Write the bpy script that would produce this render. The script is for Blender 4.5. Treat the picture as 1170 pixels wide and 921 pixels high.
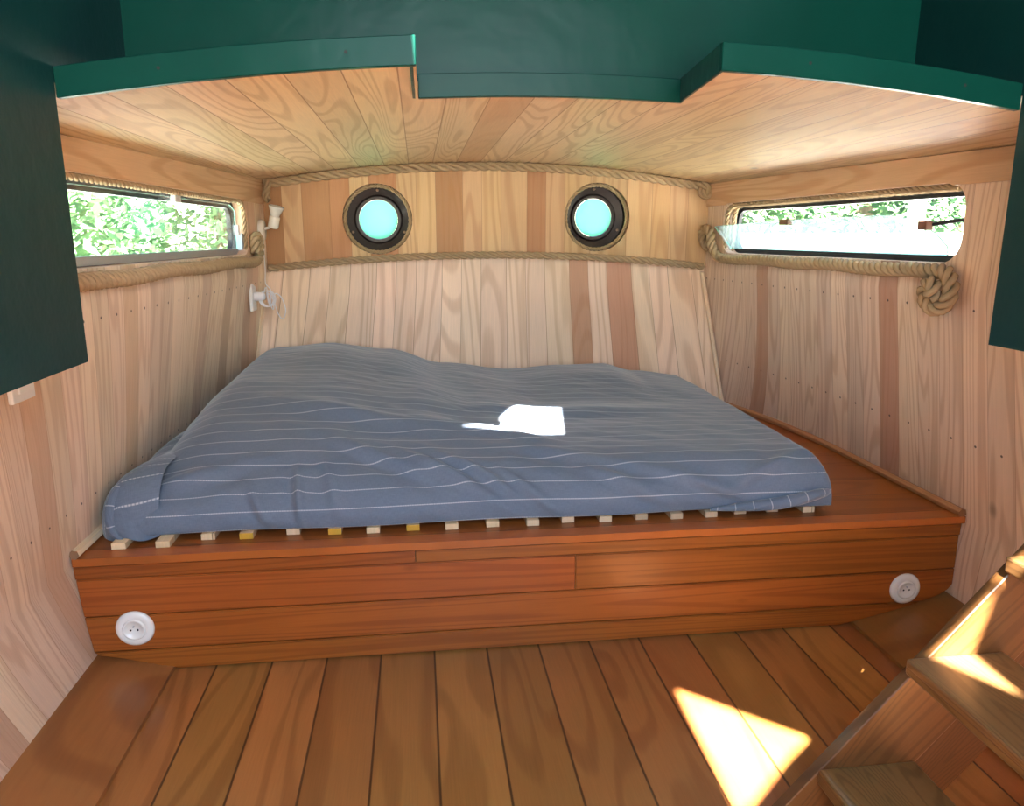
import bpy, bmesh, math, random
from mathutils import Vector, Matrix, noise
from mathutils.geometry import delaunay_2d_cdt
random.seed(7)
for o in list(bpy.data.objects): bpy.data.objects.remove(o)
sc = bpy.context.scene
COL = sc.collection
PI = math.pi
# ------------------------------------------------------------------ camera
YAW, PIT, F = math.radians(7), math.radians(12.5), 860.0
cam = bpy.data.cameras.new('camera'); camo = bpy.data.objects.new('camera', cam); COL.objects.link(camo)
camo.location = (0, 0, 1.2)
fw = Vector((math.sin(YAW)*math.cos(PIT), math.cos(YAW)*math.cos(PIT), -math.sin(PIT)))
camo.rotation_euler = fw.to_track_quat('-Z', 'Y').to_euler()
cam.sensor_fit = 'HORIZONTAL'; cam.sensor_width = 36; cam.lens = 36*F/1170; cam.clip_start = .02
sc.camera = camo
# ------------------------------------------------------------------ light
sc.view_settings.view_transform = 'Standard'; sc.view_settings.look = 'None'
sc.view_settings.gamma = 1; sc.view_settings.use_curve_mapping = False
sc.view_settings.exposure = -0.2
W = bpy.data.worlds.new('world'); sc.world = W; W.use_nodes = True
wn = W.node_tree.nodes; wl = W.node_tree.links
bg = wn['Background']
sky = wn.new('ShaderNodeTexSky'); sky.sky_type = 'NISHITA'; sky.sun_disc = False
sky.sun_elevation = math.radians(45); sky.sun_rotation = math.radians(158); sky.air_density = 1.0; sky.dust_density = .6
wl.new(sky.outputs[0], bg.inputs[0]); bg.inputs[1].default_value = 1.2
SUN_D = Vector((.27, 1.0, -1.0)).normalized()
sl = bpy.data.lights.new('sun', 'SUN'); sl.energy = 190; sl.angle = math.radians(.6); sl.color = (1, .93, .82)
so = bpy.data.objects.new('sun', sl); COL.objects.link(so); so.rotation_euler = SUN_D.to_track_quat('-Z', 'Y').to_euler()
so.location = (0, -3, 5)
def area(name, loc, aim, sx, sy, power, col):
    l = bpy.data.lights.new(name, 'AREA'); l.shape = 'RECTANGLE'; l.size = sx; l.size_y = sy; l.energy = power; l.color = col
    o = bpy.data.objects.new(name, l); COL.objects.link(o); o.location = loc
    o.rotation_euler = (Vector(aim)-Vector(loc)).to_track_quat('-Z', 'Y').to_euler(); return o
area('daylight_aft_opening', (.30, -1.15, 1.40), (.30, 2.6, .45), 1.4, .9, 15, (.95, .95, 1.0))
area('overhead_fill', (.30, -.45, 2.12), (.30, 2.6, .30), 1.4, .6, 56, (.66, .82, 1.0))  # blue fill lamp added under the roof to light the bed top
#area('daylight_right_window', (1.75, 2.7, 1.20), (.3, 2.7, 1.45), 1.3, .25, 14, (.95, 1.0, .92))
#area('daylight_left_window', (-1.02, 2.55, 1.22), (.3, 2.6, 1.45), 1.3, .25, 9, (.86, 1.0, .72))

# ------------------------------------------------------------------ materials
class NT:
    def __init__(s, name):
        s.m = bpy.data.materials.new(name); s.m.use_nodes = True; s.t = s.m.node_tree; s.n = s.t.nodes; s.l = s.t.links
        s.b = s.n['Principled BSDF']; s.out = s.n['Material Output']
    def node(s, typ, **k):
        n = s.n.new(typ)
        for a, v in k.items(): setattr(n, a, v)
        return n
    def put(s, sock, v):
        if isinstance(v, bpy.types.NodeSocket): s.l.new(v, sock)
        elif v is not None:
            if isinstance(v, tuple) and len(v) == 3 and sock.type == 'RGBA': v = v+(1,)
            sock.default_value = v
    def math(s, op, a, b=None, c=None, clamp=False):
        n = s.node('ShaderNodeMath', operation=op, use_clamp=clamp)
        s.put(n.inputs[0], a); s.put(n.inputs[1], b)
        if c is not None: s.put(n.inputs[2], c)
        return n.outputs[0]
    def mix(s, f, a, b, mode='MIX'):
        n = s.node('ShaderNodeMix', data_type='RGBA', blend_type=mode)
        s.put(n.inputs[0], f); s.put(n.inputs[6], a); s.put(n.inputs[7], b); return n.outputs[2]
    def comb(s, x, y, z=0.0):
        n = s.node('ShaderNodeCombineXYZ'); s.put(n.inputs[0], x); s.put(n.inputs[1], y); s.put(n.inputs[2], z); return n.outputs[0]
    def noise(s, vec, scale=1.0, detail=2.0, rough=.5, dist=0.0):
        n = s.node('ShaderNodeTexNoise'); s.put(n.inputs['Vector'], vec); n.inputs['Scale'].default_value = scale
        n.inputs['Detail'].default_value = detail; n.inputs['Roughness'].default_value = rough; n.inputs['Distortion'].default_value = dist
        return n.outputs['Fac']
    def ramp(s, f, a, b, lo=0.0, hi=1.0):
        n = s.node('ShaderNodeMapRange', clamp=True); n.interpolation_type = 'SMOOTHSTEP'
        s.put(n.inputs[0], f); n.inputs[1].default_value = a; n.inputs[2].default_value = b
        n.inputs[3].default_value = lo; n.inputs[4].default_value = hi; return n.outputs[0]
    def bump(s, h, strength=.3, dist=.002):
        n = s.node('ShaderNodeBump'); n.inputs['Strength'].default_value = strength; n.inputs['Distance'].default_value = dist
        s.put(n.inputs['Height'], h); s.l.new(n.outputs[0], s.b.inputs['Normal'])
    def finish(s, col, rough=.5, spec=.5, coat=0.0, metal=0.0):
        s.put(s.b.inputs['Base Color'], col); s.put(s.b.inputs['Roughness'], rough)
        s.b.inputs['Specular IOR Level'].default_value = spec; s.b.inputs['Coat Weight'].default_value = coat
        s.b.inputs['Coat Roughness'].default_value = .12; s.b.inputs['Metallic'].default_value = metal
        return s.m

def wood(name, bw, light, dark, odd, seam=(.12, .05, .02), seamw=.0011, seed=0.0, rings=26.0, rx=7.0, ry=.55,
         gstr=.55, oddness=.78, rough=.5, coat=0.0, knots=.5, tone=.35, screws=None, swap=False, jitter=0.0, spec=.4):
    s = NT(name)
    uv = s.node('ShaderNodeUVMap'); sep = s.node('ShaderNodeSeparateXYZ'); s.l.new(uv.outputs[0], sep.inputs[0])
    u, v = (sep.outputs[1], sep.outputs[0]) if swap else (sep.outputs[0], sep.outputs[1])
    us = s.math('DIVIDE', u, bw)
    if jitter:                                              # boards of slightly unequal width
        us = s.math('ADD', us, s.math('MULTIPLY', s.math('SINE', s.math('MULTIPLY', us, 2.1)), jitter))
    bi = s.math('FLOOR', us); fu = s.math('FRACT', us)
    w = s.node('ShaderNodeTexWhiteNoise', noise_dimensions='2D'); s.l.new(s.comb(bi, seed+.37), w.inputs['Vector'])
    ws = s.node('ShaderNodeSeparateColor'); s.l.new(w.outputs['Color'], ws.inputs[0])
    r1, r2, r3 = ws.outputs[0], ws.outputs[1], ws.outputs[2]
    P = s.comb(s.math('ADD', s.math('MULTIPLY', u, rx), s.math('MULTIPLY', r1, 37.0)),
               s.math('ADD', s.math('MULTIPLY', v, ry), s.math('MULTIPLY', r2, 23.0)), s.math('MULTIPLY', r3, 11.0))
    n1 = s.noise(P, 1.0, 1.2, .45, .35)
    ring = s.math('SINE', s.math('MULTIPLY', n1, rings*6.28/2))
    ring = s.ramp(ring, 0.0, 1.0)
    fib = s.noise(s.comb(s.math('MULTIPLY', u, 260.0), s.math('MULTIPLY', v, 7.0), r1), 1.0, 2.0, .6)
    patch = s.noise(s.comb(s.math('MULTIPLY', u, 3.0), s.math('MULTIPLY', v, 1.3), r2), 1.0, 3.0, .55)
    c = s.mix(s.math('MULTIPLY', ring, gstr), light, dark)
    isodd = s.ramp(r3, oddness-.04, oddness+.06)
    c = s.mix(s.math('MULTIPLY', isodd, .75), c, odd)
    br = s.math('ADD', 1.0-tone*.5, s.math('MULTIPLY', r1, tone))
    br = s.math('MULTIPLY', br, s.math('ADD', .86, s.math('MULTIPLY', fib, .28)))
    br = s.math('MULTIPLY', br, s.math('ADD', .80, s.math('MULTIPLY', patch, .40)))
    hv = s.node('ShaderNodeHueSaturation'); s.put(hv.inputs['Value'], br); s.put(hv.inputs['Color'], c)
    s.put(hv.inputs['Hue'], s.math('ADD', .493, s.math('MULTIPLY', r2, .014)))
    c = hv.outputs[0]
    if knots > 0:
        vo = s.node('ShaderNodeTexVoronoi'); vo.inputs['Scale'].default_value = 1.0
        s.l.new(s.comb(s.math('MULTIPLY', u, 6.0), s.math('ADD', s.math('MULTIPLY', v, 3.0), s.math('MULTIPLY', r1, 9.0)), 0.0), vo.inputs['Vector'])
        k = s.ramp(vo.outputs['Distance'], .03, .12, 1.0, 0.0)
        vs = s.node('ShaderNodeSeparateColor'); s.l.new(vo.outputs['Color'], vs.inputs[0])
        k = s.math('MULTIPLY', k, s.ramp(vs.outputs[0], 1-knots*.5, 1-knots*.5+.05))
        c = s.mix(s.math('MULTIPLY', k, .75), c, tuple(x*.35 for x in dark))
    d = s.math('MULTIPLY', s.math('MINIMUM', fu, s.math('SUBTRACT', 1.0, fu)), bw)
    sm = s.ramp(d, seamw*.5, seamw*1.6, 1.0, 0.0)
    c = s.mix(s.math('MULTIPLY', sm, .85), c, seam)
    if screws:
        for (v0, slope, ku) in screws:                      # rows of small dark screw heads, one per board
            dv = s.math('SUBTRACT', s.math('SUBTRACT', v, v0), s.math('MULTIPLY', u, slope))
            du = s.math('MULTIPLY', s.math('SUBTRACT', fu, .5), bw)
            dd = s.math('SQRT', s.math('ADD', s.math('MULTIPLY', dv, dv), s.math('MULTIPLY', du, du)))
            c = s.mix(s.ramp(dd, .0028, .0048, .9, 0.0), c, (.05, .03, .03))
    s.bump(s.math('SUBTRACT', s.math('MULTIPLY', fib, .25), sm), .35, .002)
    return s.finish(c, rough, spec, coat)

PL, PD, PO = (.74, .55, .40), (.52, .32, .18), (.42, .20, .10)
M_left = wood('pine_cladding_left', .088, (.80, .63, .48), (.60, .41, .28), (.58, .38, .25), seed=1, rings=30, rx=9, gstr=.55, oddness=.8, seam=(.45, .26, .15), seamw=.0007, screws=[(1.0, 0, 0), (.50, 0, 0)], tone=.18)
M_right = wood('pine_cladding_right', .088, (.80, .62, .48), (.56, .36, .23), (.46, .23, .14), seed=4, rings=30, rx=9, gstr=.55, oddness=.86, seam=(.40, .22, .13), seamw=.0007, screws=[(1.0, 0, 0), (.60, 0, 0)], tone=.18)
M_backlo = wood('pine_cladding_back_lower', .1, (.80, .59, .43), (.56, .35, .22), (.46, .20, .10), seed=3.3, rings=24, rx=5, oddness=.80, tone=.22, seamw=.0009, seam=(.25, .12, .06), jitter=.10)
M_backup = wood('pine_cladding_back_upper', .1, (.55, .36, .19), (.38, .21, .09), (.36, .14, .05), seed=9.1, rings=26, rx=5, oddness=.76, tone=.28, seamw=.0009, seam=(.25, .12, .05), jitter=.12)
M_ceil = wood('pine_ceiling', .108, (.74, .54, .31), (.48, .28, .12), (.58, .34, .17), seed=6.2, rings=40, rx=6, ry=.55, oddness=.88, tone=.12, seam=(.34, .17, .07), seamw=.0014, gstr=.5)
M_head = wood('pine_header_board', .4, (.68, .45, .26), (.50, .28, .13), PO, seed=2, rings=22, rx=9, ry=.7, swap=True, oddness=2, knots=.3)
M_floor = wood('oiled_pine_floor', .155, (.34, .145, .042), (.20, .075, .020), (.27, .095, .028), seed=5, rings=16, rx=5, ry=.8, oddness=.75, rough=.36, coat=.15, tone=.3, seam=(.04, .012, .005), seamw=.0026, knots=.55, spec=.4)
M_plat = wood('varnished_platform_boards', .16, (.28, .078, .014), (.18, .043, .009), (.40, .11, .025), seed=8, rings=14, rx=6, ry=.7, swap=True, oddness=.8, rough=.3, spec=.3, coat=.15, tone=.2, seam=(.06, .015, .005), seamw=.0014)
M_front = wood('varnished_front_boards', .5, (.29, .082, .014), (.17, .040, .008), (.40, .11, .025), seed=12, rings=24, rx=12, ry=.30, swap=True, oddness=2, rough=.32, spec=.3, coat=.12, tone=.4, knots=.7, gstr=.5)
M_stair = wood('oiled_ladder_wood', .6, (.11, .044, .014), (.055, .02, .007), (.3, .1, .03), seed=15, rings=34, rx=10, ry=1, swap=True, oddness=2, rough=.35, coat=.3, knots=.2)
M_tread = wood('worn_tread_wood', .6, (.15, .075, .028), (.08, .036, .013), (.3, .1, .03), seed=19, rings=60, rx=10, ry=1, oddness=2, rough=.35, coat=.3, knots=.2)
M_batten = wood('pale_batten', .3, (.80, .62, .42), (.66, .45, .26), PO, seed=21, rings=8, oddness=2, knots=0)
M_trimbr = wood('brown_trim', .3, (.46, .22, .10), (.34, .14, .05), PO, seed=22, rings=8, oddness=2, knots=0, coat=.2)
M_slat = wood('raw_slat_wood', .3, (.66, .48, .30), (.52, .34, .19), PO, seed=23, rings=8, oddness=2, knots=0)

def simple(name, col, rough=.5, metal=0.0, spec=.5, coat=0.0, bump=None, var=0.0, vs=6.0):
    s = NT(name); c = col
    if var or bump:
        tc = s.node('ShaderNodeTexCoord').outputs['Object']
        n = s.noise(tc, vs, 4.0, .6)
        if var: c = s.mix(n, tuple(x*(1-var) for x in col), tuple(min(1, x*(1+var)) for x in col))
        if bump: s.bump(s.noise(tc, bump[0], 3.0, .6), bump[1], bump[2])
    return s.finish(c, rough, spec, coat, metal)
M_green = simple('dark_green_gloss_paint', (.0015, .034, .025), .30, bump=(7, .4, .008), var=.4, vs=2.0, spec=.10)
M_green2 = simple('dark_green_paint_side', (.002, .026, .026), .45, spec=.2, bump=(14, .4, .006), var=.3, vs=3)
M_white = simple('white_plastic', (.80, .80, .80), .35)
M_cable = simple('white_cable', (.82, .80, .84), .4)
M_black = simple('black_rubber', (.012, .012, .016), .45)
M_alu = simple('dull_aluminium', (.45, .46, .50), .35, metal=.6)
M_brown = simple('brown_clip', (.16, .06, .035), .45)
M_dark = simple('dark_porthole_flange', (.012, .006, .006), .45, bump=(40, .3, .004))
M_brass = simple('aged_bolt', (.35, .25, .18), .4, metal=.7)
M_porc = simple('white_porcelain', (.82, .80, .76), .25, coat=.4)
M_yellow = simple('yellow_paint', (.55, .30, .03), .5)
M_hole = simple('dark_hole', (.01, .01, .01), .8)
M_paintw = simple('white_gloss_paint', (.85, .86, .84), .4)
M_leaf = simple('tree_leaf', (.07, .155, .055), .55, var=.55, vs=2.0)
M_leaf2 = simple('pale_tree_leaf', (.24, .37, .19), .55, var=.5, vs=1.5)
M_bark = simple('tree_bark', (.16, .12, .08), .9, var=.3)
M_ground = simple('pale_gravel_ground', (.62, .60, .52), .9, var=.2, vs=2)
def glassm(name, tint, gl=.10, dust=0.0):
    s = NT(name); s.n.remove(s.b)
    tr = s.node('ShaderNodeBsdfTransparent'); tr.inputs[0].default_value = tint+(1,)
    g = s.node('ShaderNodeBsdfGlossy'); g.inputs['Roughness'].default_value = .03
    fr = s.node('ShaderNodeLayerWeight'); fac = s.math('ADD', .04, s.math('MULTIPLY', s.math('POWER', fr.outputs['Facing'], 5.0), .7))
    mx = s.node('ShaderNodeMixShader'); s.l.new(fac, mx.inputs[0]); s.l.new(tr.outputs[0], mx.inputs[1]); s.l.new(g.outputs[0], mx.inputs[2])
    o = mx.outputs[0]
    if dust:
        d = s.node('ShaderNodeBsdfTranslucent'); d.inputs[0].default_value = (.9, .95, .93, 1)
        m2 = s.node('ShaderNodeMixShader'); m2.inputs[0].default_value = dust
        s.l.new(o, m2.inputs[1]); s.l.new(d.outputs[0], m2.inputs[2]); o = m2.outputs[0]
    s.l.new(o, s.out.inputs[0]); return s.m
M_glass = glassm('window_glass', (.95, 1.0, .98))
M_pane = glassm('deflector_glass', (.86, .98, .94), dust=.16)
M_gedge = simple('green_glass_edge', (.35, .75, .62), .2)
def frosted():
    s = NT('frosted_turquoise_glass'); s.n.remove(s.b)
    d = s.node('ShaderNodeBsdfTranslucent'); d.inputs[0].default_value = (.085, .42, .24, 1)
    e = s.node('ShaderNodeBsdfTransparent'); e.inputs[0].default_value = (.085, .38, .21, 1)
    m = s.node('ShaderNodeMixShader'); m.inputs[0].default_value = .15
    s.l.new(d.outputs[0], m.inputs[1]); s.l.new(e.outputs[0], m.inputs[2]); s.l.new(m.outputs[0], s.out.inputs[0]); return s.m
M_frost = frosted()
def fabric():
    s = NT('blue_grey_striped_cotton')
    uv = s.node('ShaderNodeUVMap'); sep = s.node('ShaderNodeSeparateXYZ'); s.l.new(uv.outputs[0], sep.inputs[0])
    u, v = sep.outputs[0], sep.outputs[1]
    vv = s.math('ADD', v, s.math('MULTIPLY', s.math('SUBTRACT', s.noise(s.comb(u, v), 1.5, 1.0), .5), .03))
    fr = s.math('FRACT', s.math('DIVIDE', vv, .056))
    d = s.math('MULTIPLY', s.math('MINIMUM', fr, s.math('SUBTRACT', 1.0, fr)), .056)
    line = s.ramp(d, .0008, .0022, 1.0, 0.0)
    dash = s.ramp(s.math('SINE', s.math('MULTIPLY', u, 900.0)), -.9, .1, .35, 1.0)
    weave = s.noise(s.comb(s.math('MULTIPLY', u, 500.0), s.math('MULTIPLY', v, 90.0)), 1.0, 2.0)
    weave2 = s.noise(s.comb(s.math('MULTIPLY', u, 60.0), s.math('MULTIPLY', v, 500.0)), 1.0, 2.0)
    br = s.math('ADD', s.math('MULTIPLY', weave, .5), s.math('MULTIPLY', weave2, .5))
    c = s.mix(br, (.078, .105, .152), (.175, .22, .29))
    c = s.mix(s.math('MULTIPLY', s.math('MULTIPLY', line, dash), .5), c, (.72, .74, .76))
    wr = s.noise(s.comb(s.math('ADD', s.math('MULTIPLY', u, 1.6), s.math('MULTIPLY', v, 3.2)), s.math('MULTIPLY', s.math('SUBTRACT', u, v), .8)), 1.6, 3.0, .5, .8)
    wr2 = s.noise(s.comb(s.math('MULTIPLY', u, 7.0), s.math('MULTIPLY', v, 6.0)), 1.0, 3.0, .5, 1.0)
    s.bump(s.math('ADD', wr, s.math('MULTIPLY', wr2, .3)), .55, .025)
    s.b.inputs['Sheen Weight'].default_value = .35; s.b.inputs['Sheen Roughness'].default_value = .4
    return s.finish(c, .9, .15)
M_fab = fabric()
def ropem():
    s = NT('natural_hemp_rope')
    uv = s.node('ShaderNodeUVMap'); sep = s.node('ShaderNodeSeparateXYZ'); s.l.new(uv.outputs[0], sep.inputs[0])
    n = s.noise(s.comb(s.math('MULTIPLY', sep.outputs[0], 9.0), s.math('MULTIPLY', sep.outputs[1], 30.0)), 1.0, 3.0, .6)
    c = s.mix(n, (.24, .16, .085), (.50, .38, .24))
    s.bump(n, .5, .002)
    return s.finish(c, .9, .1)
M_rope = ropem()

# ------------------------------------------------------------------ helpers
def link(name, bm, mat, parent=None, smooth=False, mats=None):
    me = bpy.data.meshes.new(name); bm.normal_update(); bm.to_mesh(me); bm.free()
    for m in (mats or [mat]): me.materials.append(m)
    if smooth:
        for p in me.polygons: p.use_smooth = True
    o = bpy.data.objects.new(name, me); COL.objects.link(o)
    if parent: o.parent = parent
    return o
def tag(o, label, cat, group=None, kind=None):
    o['label'] = label; o['category'] = cat
    if group: o['group'] = group
    if kind: o['kind'] = kind
    return o
def struct(o): o['kind'] = 'structure'; return o
def empty(name, loc, label, cat, group=None):
    o = bpy.data.objects.new(name, None); COL.objects.link(o); o.location = loc; o.empty_display_size = .05
    return tag(o, label, cat, group)
def adopt(ch, root):
    ch.parent = root; ch.matrix_parent_inverse = Matrix.Translation(root.location).inverted(); return ch
def boxuv(bm, rot=0):
    uv = bm.loops.layers.uv.verify(); bm.normal_update()
    for f in bm.faces:
        n = f.normal
        for l in f.loops:
            c = l.vert.co
            if abs(n.x) > .6: l[uv].uv = (c.y, c.z)
            elif abs(n.y) > .6: l[uv].uv = (c.x, c.z)
            else: l[uv].uv = (c.x, c.y)
def addbox(bm, a, b, bev=0.0):
    r = bmesh.ops.create_cube(bm, size=1)
    bmesh.ops.scale(bm, vec=(b[0]-a[0], b[1]-a[1], b[2]-a[2]), verts=r['verts'])
    bmesh.ops.translate(bm, vec=((a[0]+b[0])/2, (a[1]+b[1])/2, (a[2]+b[2])/2), verts=r['verts'])
    if bev:
        es = list({e for v in r['verts'] for e in v.link_edges})
        bmesh.ops.bevel(bm, geom=es, offset=bev, segments=2, affect='EDGES', profile=.5)
def box(name, a, b, mat, bev=.003, parent=None):
    bm = bmesh.new(); addbox(bm, a, b, bev); boxuv(bm); return link(name, bm, mat, parent)
def prism(bm, poly, axis, a, b):
    """extrude a 2-D polygon along an axis: axis 'y' -> poly in (x,z); 'z' -> (x,y); 'x' -> (y,z)"""
    def P(p, t): return {'y': (p[0], t, p[1]), 'z': (p[0], p[1], t), 'x': (t, p[0], p[1])}[axis]
    v0 = [bm.verts.new(P(p, a)) for p in poly]; v1 = [bm.verts.new(P(p, b)) for p in poly]
    n = len(poly); bm.faces.new(v0); bm.faces.new(v1[::-1])
    for i in range(n): bm.faces.new((v0[i], v0[(i+1) % n], v1[(i+1) % n], v1[i]))
    bmesh.ops.recalc_face_normals(bm, faces=bm.faces)
def lathe(bm, prof, c, axis, seg=32):
    """prof: list of (radius, height along axis) round centre c"""
    ax = Vector(axis).normalized(); t = ax.orthogonal().normalized(); b = ax.cross(t); rings = []
    for r, h in prof:
        if r < 1e-6: rings.append([bm.verts.new(Vector(c)+ax*h)])
        else: rings.append([bm.verts.new(Vector(c)+ax*h+(t*math.cos(2*PI*i/seg)+b*math.sin(2*PI*i/seg))*r) for i in range(seg)])
    for A, B in zip(rings, rings[1:]):
        for i in range(seg):
            j = (i+1) % seg
            if len(A) == 1 and len(B) == 1: continue
            if len(A) == 1: bm.faces.new((A[0], B[i], B[j]))
            elif len(B) == 1: bm.faces.new((A[i], A[j], B[0]))
            else: bm.faces.new((A[i], A[j], B[j], B[i]))
    bmesh.ops.recalc_face_normals(bm, faces=bm.faces)
def smoothpath(pts, n=12, closed=False):
    P = [Vector(p) for p in pts]; out = []
    m = len(P) if closed else len(P)-1
    for i in range(m):
        if closed: p0, p1, p2, p3 = P[i-1], P[i], P[(i+1) % len(P)], P[(i+2) % len(P)]
        else: p0, p1, p2, p3 = P[max(i-1, 0)], P[i], P[i+1], P[min(i+2, len(P)-1)]
        for k in range(n):
            t = k/n
            out.append(.5*((2*p1)+(p2-p0)*t+(2*p0-5*p1+4*p2-p3)*t*t+(3*p1-p0-3*p2+p3)*t**3))
    if not closed: out.append(P[-1])
    return out
def resample(path, step):
    out = [path[0]]; acc = 0
    for a, b in zip(path, path[1:]):
        L = (b-a).length
        while acc+L >= step:
            t = (step-acc)/L; a = a.lerp(b, t); out.append(a); L = (b-a).length; acc = 0
        acc += L
    return out
def frames(P, closed=False):
    n = len(P); T = []
    for i in range(n):
        a = P[(i-1) % n] if closed else P[max(i-1, 0)]; b = P[(i+1) % n] if closed else P[min(i+1, n-1)]
        T.append((b-a).normalized())
    u = T[0].orthogonal().normalized(); U = [u]
    for i in range(1, n):
        u = U[-1]-T[i]*U[-1].dot(T[i]); U.append(u.normalized())
    return T, U
def tube(bm, pts, r, seg=8, closed=False):
    T, U = frames(pts, closed); rings = []; uv = bm.loops.layers.uv.verify()
    rr = r if isinstance(r, list) else [r]*len(pts)
    for p, t, u, q in zip(pts, T, U, rr):
        b = t.cross(u); rings.append([bm.verts.new(p+(u*math.cos(2*PI*i/seg)+b*math.sin(2*PI*i/seg))*q) for i in range(seg)])
    m = len(pts) if closed else len(pts)-1
    L = 0
    for k in range(m):
        A, B = rings[k], rings[(k+1) % len(pts)]
        d = (pts[(k+1) % len(pts)]-pts[k]).length
        for i in range(seg):
            f = bm.faces.new((A[i], A[(i+1) % seg], B[(i+1) % seg], B[i]))
            for l, (a, c) in zip(f.loops, ((i, L), (i+1, L), (i+1, L+d), (i, L+d))): l[uv].uv = (a/seg, c)
        L += d
    if not closed:
        bm.faces.new(rings[0][::-1]); bm.faces.new(rings[-1])
def ropebm(bm, pts, r, pitch=6.5, strands=3, step=None):
    P = resample(smoothpath(pts), step or r*.45); T, U = frames(P)
    for s in range(strands):
        Q = []; L = 0
        for i, (p, t, u) in enumerate(zip(P, T, U)):
            if i: L += (P[i]-P[i-1]).length
            a = 2*PI*(s/strands + L/(pitch*r)); b = t.cross(u)
            Q.append(p+(u*math.cos(a)+b*math.sin(a))*r*(.56 if pitch > 5 else .62))
        tube(bm, Q, r*(.48 if pitch > 5 else .43), 7)
def rope(name, pts, r, label=None, group=None, parent=None, pitch=6.5):
    bm = bmesh.new(); ropebm(bm, pts, r, pitch)
    o = link(name, bm, M_rope, parent, smooth=True)
    if label: tag(o, label, 'rope', group)
    return o

# ------------------------------------------------------------------ hull shape
def xr(y, z):
    xt = 1.50-.0625*(max(y, 1.2)-1.84); xb = 1.66-(.148*(y-2.7)**2 if y > 2.7 else 0)
    if z >= 1.04: return xt
    if z >= .34: return xt+(xb-xt)*(1.04-z)/.70
    return xb
def xl(y, z):
    xt = -.79+.0636*(max(y, 1.2)-1.87); xb = -.95+(.148*(y-2.7)**2 if y > 2.7 else 0)
    if z >= 1.04: return xt
    if z >= .34: return xt+(xb-xt)*(1.04-z)/.70
    return xb+.035*((.34-z)/.34)**1.6
YB = 3.6
def zc(x): return 1.532-.09*((x-.355)/1.04)**2

def rrect(a0, a1, b0, b1, r, n=6):
    out = []
    for cx, cy, s in ((a1-r, b1-r, 0), (a0+r, b1-r, 1), (a0+r, b0+r, 2), (a1-r, b0+r, 3)):
        for k in range(n+1):
            t = (s+k/n)*PI/2; out.append((cx+r*math.cos(t), cy+r*math.sin(t)))
    return out
def inpoly(p, poly):
    c = False; n = len(poly)
    for i in range(n):
        (x1, y1), (x2, y2) = poly[i], poly[i-1]
        if (y1 > p[1]) != (y2 > p[1]) and p[0] < (x2-x1)*(p[1]-y1)/(y2-y1)+x1: c = not c
    return c
def sheet(outer, holes, gx, gy, mapf, uvf):
    """2-D region with holes, triangulated with grid points, mapped to 3-D"""
    def dens(poly, step):
        out = []
        for i in range(len(poly)):
            a, b = Vector(poly[i-1]), Vector(poly[i]); n = max(1, int((b-a).length/step))
            for k in range(n): out.append(tuple(a.lerp(b, k/n)))
        return out
    verts = []; faces = []
    outer = dens(outer, .08)
    for poly in [outer]+holes:
        s = len(verts); verts += [Vector(p) for p in poly]; faces.append(list(range(s, len(verts))))
    for x in gx:
        for y in gy:
            if inpoly((x, y), outer) and not any(inpoly((x, y), h) for h in holes):
                if all((Vector((x, y))-v).length > .012 for v in verts): verts.append(Vector((x, y)))
    edges = [(f[i-1], f[i]) for f in faces for i in range(len(f))]
    V, _, Fc, *_ = delaunay_2d_cdt(verts, edges, [], 0, 1e-5)
    bm = bmesh.new(); uv = bm.loops.layers.uv.verify()
    bv = [bm.verts.new(mapf(v.x, v.y)) for v in V]
    for f in Fc:
        c = (sum(V[i].x for i in f)/3, sum(V[i].y for i in f)/3)
        if not inpoly(c, outer) or any(inpoly(c, h) for h in holes): continue
        try: nf = bm.faces.new([bv[i] for i in f])
        except ValueError: continue
        for l, i in zip(nf.loops, f): l[uv].uv = uvf(V[i].x, V[i].y)
    for v in [v for v in bm.verts if not v.link_faces]: bm.verts.remove(v)
    return bm
def frange(a, b, n): return [a+(b-a)*i/n for i in range(n+1)]
def solid(o, t, off):
    m = o.modifiers.new('thickness', 'SOLIDIFY'); m.thickness = t; m.offset = off; return o
def facing(bm, d):
    bm.normal_update()
    s = sum((f.normal.dot(Vector(d))*f.calc_area() for f in bm.faces))
    if s < 0: bmesh.ops.reverse_faces(bm, faces=bm.faces)

WR = (1.96, 3.42, 1.125, 1.345); WL = (1.80, 3.32, 1.125, 1.345)
# side walls: the boards lean aft towards their feet
def lean(sd, y): return .43 if sd == 'left' else min(max(.1+.26*(y-1.95), .05), .5)
for side, fx, win, mat in (('left', xl, WL, M_left), ('right', xr, WR, M_right)):
    hole = rrect(*win, .07)
    bm = sheet([(-1.3, -.02), (YB+.02, -.02), (YB+.02, 1.50), (-1.3, 1.50)], [hole], frange(-1.2, 3.5, 36), [.34, 1.04]+frange(.05, 1.45, 16),
               lambda y, z, f=fx: (f(y, z), y, z), lambda y, z, sd=side: (y-lean(sd, y)*(1.04-z if z < 1.04 else 0), z))
    facing(bm, (1 if side == 'left' else -1, 0, 0))
    o = link('wall_'+side, bm, mat, smooth=True); solid(o, .075, -1); struct(o)
    es = o.modifiers.new('crease', 'EDGE_SPLIT'); es.split_angle = math.radians(40)
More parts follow.
